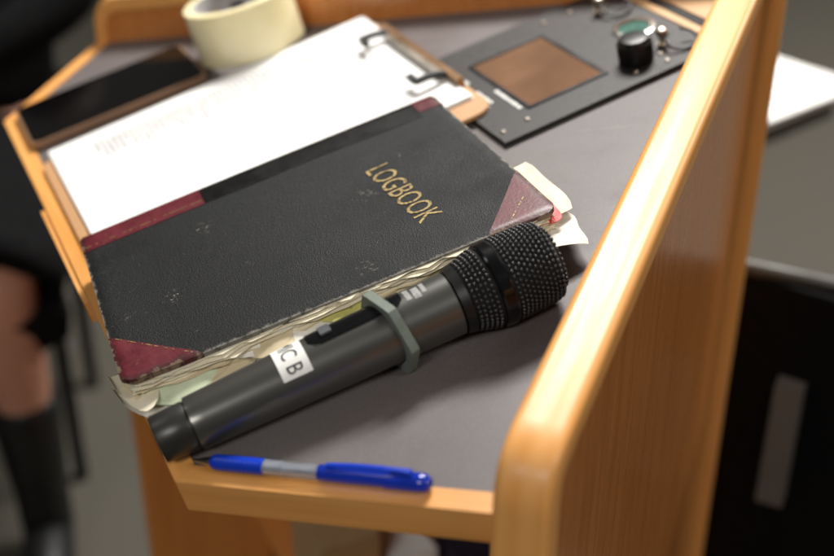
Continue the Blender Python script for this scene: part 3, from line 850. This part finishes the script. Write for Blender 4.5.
for i in range(3):
    o = sheet(i, .0050+.0006*i, .001+random.uniform(-.0006, .0006), random.uniform(-.0008, .0006), random.uniform(-.003, .003))
    tag(o, 'white sheet in the stack beneath the printed page on the clipboard', 'paper', 'sheets stacked on the clipboard')
o = sheet(9, .0069, 0, 0, 0.0, True); tag(o, 'white printed page on top of the clipboard stack', 'paper')

# ------------------------------------------------------------------ roll of tape
tr = thing('tape_roll', 'roll of cream packing tape standing on the desk behind the clipboard', 'tape', on_desk(-.2190, .2260, 0.0052) @ Matrix.Rotation(radians(-5.6), 4, 'Y'))
obj('tape', lathe([(0, .0405), (0, .0480), (.0004, .0486), (.0476, .0486), (.048, .0480), (.048, .0405), (0, .0405)], 72, close=False), 'tape_cream', tr, smooth=True, auto=30)
co = obj('core', lathe([(.0002, .0378), (.0002, .0404), (.0478, .0404), (.0478, .0378), (.0002, .0378)], 72, close=False), 'core_card', tr, smooth=True, auto=30)
for k in range(9):
    a0 = 2*pi*k/9; bm = bmesh.new(); prev = None
    for i in range(7):
        a = a0+.34*i/6; r = .0376; cur = [bm.verts.new((r*cos(a), r*sin(a), .016)), bm.verts.new((r*cos(a), r*sin(a), .033))]
        if prev: bm.faces.new((prev[0], prev[1], cur[1], cur[0]))
        prev = cur
    obj('printed_mark', bm, 'core_print' if k % 2 else 'ink', co)

# ------------------------------------------------------------------ phone
ph = thing('smartphone', 'black smartphone in a tan case beside the clipboard', 'phone', on_desk(-.2815, .0125, .0016, 0.0))
bm = prism(rrect(0, .088, 0, .161, .008), 0, .0064); bevel(bm, .0016, 3, 60); obj('case', bm, 'phone_case', ph, smooth=True, auto=50)
bm = prism(rrect(.0018, .0862, .0018, .1592, .0075), .0063, .0072); bevel(bm, .0005, 2, 60); obj('screen', bm, 'phone_black', ph, smooth=True, auto=50)

# ------------------------------------------------------------------ control panel let into the desk
cp = thing('control_panel', 'black control panel plate with small screen and knob on the desk', 'control panel', on_desk(-.052, .3065, .0))
PW, PH = .1625, .1875
pl = obj('plate', bevel(box(0, PW, 0, PH, .0002, .0042), .0008), 'device_black', cp)
sx0, sx1, sy0, sy1 = .0385, .1300, .0395, .1035
for nm, a in (('bezel', (sx0-.003, sx1+.003, sy1, sy1+.0035)), ('bezel', (sx0-.003, sx0, sy0, sy1)), ('bezel', (sx1, sx1+.003, sy0, sy1)), ('bezel', (sx0-.003, sx1+.003, sy0-.003, sy0))):
    obj(nm, box(*a, .0042, .0052), 'knob_black', pl)
obj('screen', box(sx0+.0002, sx1-.0002, sy0+.0002, sy1-.0002, .0043, .0047), 'screen_painted_reflection', cp)
def prints(x0, x1, y, h, n, seed):
    rnd = random.Random(seed); x = x0; bm = bmesh.new()
    for k in range(n):
        w = (x1-x0)/n; box(x, x+w*.72, y+rnd.uniform(0, h*.15), y+h*rnd.uniform(.8, 1), .0043, .00445, bm); x += w
    obj('printed_label', bm, 'label_white', cp)
prints(.088, .128, .0315, .0036, 11, 1)
prints(.078, .108, .0155, .0030, 7, 2); prints(.078, .104, .0205, .0030, 6, 3)
prints(.050, .062, .0220, .0034, 3, 4)
def screw(x, y, r=.0026):
    s_ = obj('screw', lathe([(.0040, r), (.0050, r), (.0056, r*.75), (.0057, 0)], 16), 'nickel', cp, smooth=True, auto=40); s_.location = (x, y, 0)
for x, y in ((.148, .0065), (.146, .028), (.0165, .119), (.0175, .144), (.1485, .121), (.1515, .147), (.026, .172), (.138, .150)): screw(x, y, .0020)
sk = obj('socket_ring', lathe([(.0042, .0122), (.0042, .0176), (.0056, .0172), (.0062, .0150), (.0062, .0128), (.0042, .0122)], 36, close=False), 'steel', cp, smooth=True, auto=30)
sk.location = (.086, .1615, 0)
obj('socket_insert', lathe([(.0043, .0121), (.0048, .0121), (.0048, .004), (.0046, 0)], 30), 'socket_green', sk)
kb = obj('knob', lathe([(.0042, .0128), (.0052, .0132), (.016, .0126), (.0215, .0120), (.0235, .0108), (.0242, .0070), (.0242, 0)], 36), 'knob_black', cp, smooth=True, auto=40)
kb.location = (.132, .1325, 0)
bm = bmesh.new()
for k in range(24):
    a = 2*pi*k/24; M_ = Matrix.Rotation(a, 4, 'Z'); box(.0124, .0134, -.0006, .0006, .006, .020, bm, lambda x, y, z, M_=M_: M_ @ Vector((x, y, z)))
obj('knob_ribs', bm, 'knob_black', kb)
for x in (.038, .127):
    tg_ = obj('toggle_switch', lathe([(.0042, .0044), (.0062, .0044), (.0064, .0026), (.0110, .0026), (.0125, .0038), (.0150, .0046), (.0175, .0038), (.0186, .0016), (.0188, 0)], 24), 'nickel', cp, smooth=True, auto=40)
    tg_.location = (x, .1600, 0)
    pts = [(.010*cos(t)+.012, .012*sin(t)+.009, .0056+.004*(1-cos(t))) for t in [pi*1.15+2*pi*.85*i/20 for i in range(21)]]
    lp = obj('wire_loop', tube(pts, .0011, 8), 'clip_black', tg_, smooth=True)

# ------------------------------------------------------------------ seated person and chair behind the lectern
def chair(name, label, center, face, metal, group=None, seat_h=.455, back_h=.83, back_low=None):
    d = Vector((*face, 0)).normalized(); l = Vector((-d.y, d.x, 0)); M_ = Matrix((d, l, Vector((0, 0, 1)))).transposed().to_4x4(); M_.translation = Vector((*center, 0))
    t = thing(name, label, 'chair', M_, group)
    bm = prism(rrect(-.21, .22, -.215, .215, .05), seat_h-.05, seat_h); bevel(bm, .015, 3, 50); obj('seat', bm, 'black_fabric', t, smooth=True, auto=60)
    bm = bmesh.new(); rows = []
    for i in range(9):
        zl = seat_h+.03 if back_low is None else back_low; z = zl+(back_h-zl)*i/8; xo = (-.205 if back_low is None else -.215)-.07*(i/8); wd = .20*(1-.25*max(0, (i/8-.75)/.25)**2)
        rows.append([bm.verts.new((xo-.03*(1-(2*k/8-1)**2)+dx, wd*(2*k/8-1), z)) for dx in (0,) for k in range(9)]+[bm.verts.new((xo-.03*(1-(2*k/8-1)**2)-.03, wd*(2*k/8-1), z)) for k in range(8, -1, -1)])
    for a, b in zip(rows, rows[1:]):
        for k in range(18): bm.faces.new((a[k], a[(k+1) % 18], b[(k+1) % 18], b[k]))
    bm.faces.new(rows[0]); bm.faces.new(rows[-1]); obj('backrest', bm, 'black_fabric', t, smooth=True, auto=60)
    for sy in (-1, 1):
        obj('leg', tube([(.155, sy*.205, seat_h-.045), (.158, sy*.205, .003)], .0125, 12), metal, t, smooth=True, auto=50)
        obj('leg', tube([(-.125, sy*.205, seat_h-.045), (-.130, sy*.205, .003)], .0125, 12), metal, t, smooth=True, auto=50)
        obj('back_post', tube(arc_path([(-.13, sy*.20, seat_h-.035), (-.225, sy*.20, seat_h-.02), (-.265, sy*.19, back_h-.12)], .05), .011, 10), metal, t, smooth=True, auto=50)
    return t
FX = Vector((.96, -.28)).normalized(); LF = Vector((-FX.y, FX.x))
cc = Vector((-1.14, .14))-LF*.205
chair('chair', 'black chair with thin black legs under the seated person', cc, FX, 'chair_black_metal')

per = thing('person', 'seated person in black skirt and black ankle boots with bare shins', 'person')
d3 = Vector((FX.x, FX.y, 0)); l3 = Vector((LF.x, LF.y, 0)); up3 = Vector((0, 0, 1)); O3 = Vector((cc.x+.012, cc.y+.058, 0))
def Q(f, l, z): return O3+d3*f+l3*l+up3*z
def skin_obj(name, mat, parent, joints, edges, root=0, sub=2):
    me = bpy.data.meshes.new(name); me.from_pydata([tuple(j[0]) for j in joints], edges, []); me.materials.append(MATS[mat])
    o = bpy.data.objects.new(name, me); COL.objects.link(o); o.parent = parent
    md = o.modifiers.new('skin', 'SKIN'); md.use_smooth_shade = True
    for i, j in enumerate(joints):
        sv = me.skin_vertices[0].data[i]; r = j[1]; sv.radius = r if isinstance(r, tuple) else (r, r); sv.use_root = (i == root)
    s2 = o.modifiers.new('sub', 'SUBSURF'); s2.levels = sub; s2.render_levels = sub
    return o
J = [(Q(-.06, 0, .55), (.15, .12)), (Q(-.09, 0, .72), (.13, .10)), (Q(-.10, 0, .90), (.14, .10)), (Q(-.10, 0, 1.04), (.10, .08)), (Q(-.08, 0, 1.11), .05), (Q(-.06, 0, 1.19), .065), (Q(-.05, 0, 1.30), .085)]
Ed = [(i, i+1) for i in range(6)]
for sd in (-1, 1):
    b = len(J); J += [(Q(.02, sd*.09, .53), .085), (Q(.22, sd*.100, .52), .070), (Q(.36, sd*.108, .50), .056), (Q(.355, sd*.110, .37), .050), (Q(.345, sd*.112, .24), .040), (Q(.34, sd*.112, .10), .033), (Q(.35, sd*.113, .060), .022)]
    Ed += [(0, b)]+[(b+i, b+i+1) for i in range(6)]
    b = len(J); J += [(Q(-.09, sd*.17, 1.02), .055), (Q(-.06, sd*.22, .80), .042), (Q(.06, sd*.08-.12, .70), .034), (Q(.12, sd*.05-.13, .69), (.030, .018))]
    Ed += [(3, b), (b, b+1), (b+1, b+2), (b+2, b+3)]
    hb = b+3
    for q, (ll, off) in enumerate(((.075, -.026), (.085, -.009), (.080, .009), (.065, .026))):
        b2 = len(J); J += [(Q(.165, sd*.05-.13+off, .688), .009), (Q(.165+ll*.5, sd*.05-.13+off*1.1, .676), .008), (Q(.165+ll*.9, sd*.05-.13+off*1.1, .660), .0065)]
        Ed += [(hb, b2), (b2, b2+1), (b2+1, b2+2)]
    b2 = len(J); J += [(Q(.135, sd*.05-.13-sd*.035, .685), .010), (Q(.170, sd*.05-.13-sd*.050, .675), .008)]; Ed += [(hb, b2), (b2, b2+1)]
body = skin_obj('body', 'skin', per, J, Ed)
# clothing follows the body
J = [(Q(-.06, 0, .57), (.20, .165)), (Q(-.09, 0, .74), (.185, .145)), (Q(-.10, 0, .92), (.185, .14)), (Q(-.10, 0, 1.05), (.12, .095))]
Ed = [(0, 1), (1, 2), (2, 3)]
for sd in (-1, 1):
    b = len(J); J += [(Q(-.09, sd*.18, 1.02), .072), (Q(-.06, sd*.23, .80), .060), (Q(.04, sd*.09-.115, .70), .052)]; Ed += [(3, b), (b, b+1), (b+1, b+2)]
skin_obj('top', 'black_fabric', per, J, Ed)
bm = bmesh.new(); rows = []
for i in range(11):
    t = i/10; f = -.20+.60*t; n_ = 20
    w = .215-.01*t; hgt = .125-.030*t; zc = .545-.035*t
    rows.append([bm.verts.new(Q(f, w*cos(2*pi*k/n_)*(1+.04*sin(k*3)), zc+hgt*sin(2*pi*k/n_)*(1 if k < 10 else .75))) for k in range(n_)])
rows.append([bm.verts.new(Vector(v.co)-d3*.03-up3*(.07 if v.co.z < .5 else .05)) for v in rows[-1]])
for a, b in zip(rows, rows[1:]):
    for k in range(20): bm.faces.new((a[k], a[(k+1) % 20], b[(k+1) % 20], b[k]))
bm.faces.new(rows[0]); obj('skirt', bm, 'black_fabric', per, smooth=True)
for sd in (-1, 1):
    J = [(Q(.347, sd*.112, .325), .060), (Q(.342, sd*.112, .20), .053), (Q(.338, sd*.112, .10), .046), (Q(.345, sd*.113, .050), (.044, .046)), (Q(.43, sd*.122, .044), (.043, .036)), (Q(.51, sd*.130, .034), (.038, .026))]
    skin_obj('boot', 'black_leather', per, J, [(i, i+1) for i in range(5)], 2)
# hair cap on the head
bm = bmesh.new(); bmesh.ops.create_uvsphere(bm, u_segments=20, v_segments=14, radius=1)
for v in bm.verts:
    c = v.co.copy(); v.co = Q(-.065, 0, 1.275)+d3*c.x*.105+l3*c.y*.10+up3*(c.z*.125)
bmesh.ops.delete(bm, geom=[v for v in bm.verts if (v.co-Q(-.065, 0, 1.275)).dot(d3) > .05 and v.co.z < 1.33], context='VERTS')
obj('hair', bm, 'hair_brown', per, smooth=True)

# ------------------------------------------------------------------ chair and table on the audience side
ac = chair('chair', 'black padded chair with shiny metal back frame beyond the lectern prow', (-.12, .985), (-.62, .78), 'chair_metal', None, .47, .775, .30)
obj('top_rail', tube(arc_path([(-.318, -.19, .66), (-.322, -.19, .780), (-.322, .19, .780), (-.318, .19, .66)], .03), .009, 12), 'gunmetal', ac, smooth=True, auto=50)
obj('back_bracket', bevel(box(-.345, -.322, .050, .078, .515, .665), .004), 'bracket_grey', ac)
tb = thing('side_table', 'small dark pedestal table carrying white papers', 'table', Matrix.Translation((-.62, 1.08, 0)) @ Matrix.Rotation(.26, 4, 'Z'))
obj('table_top', bevel(box(-.14, .150, -.18, .10, .668, .692), .004), 'table_dark', tb)
obj('pedestal', lathe([(.02, .03), (.64, .025), (.664, .06)], 20, M=Matrix.Translation((-.09, -.06, 0))), 'chair_black_metal', tb, smooth=True, auto=40)
obj('base', lathe([(.001, .15), (.012, .15), (.022, .05)], 28, M=Matrix.Translation((-.09, -.06, 0))), 'chair_black_metal', tb, smooth=True, auto=40)
bm = prism(rrect(-.105, .105, -.1485, .1485, .002), 0, .003)
o = obj('paper_stack', bm, 'white_paper'); o.matrix_world = Matrix.Translation((-.597, 1.126, .6928)) @ Matrix.Rotation(.24, 4, 'Z'); tag(o, 'white papers lying on the small dark table', 'paper')
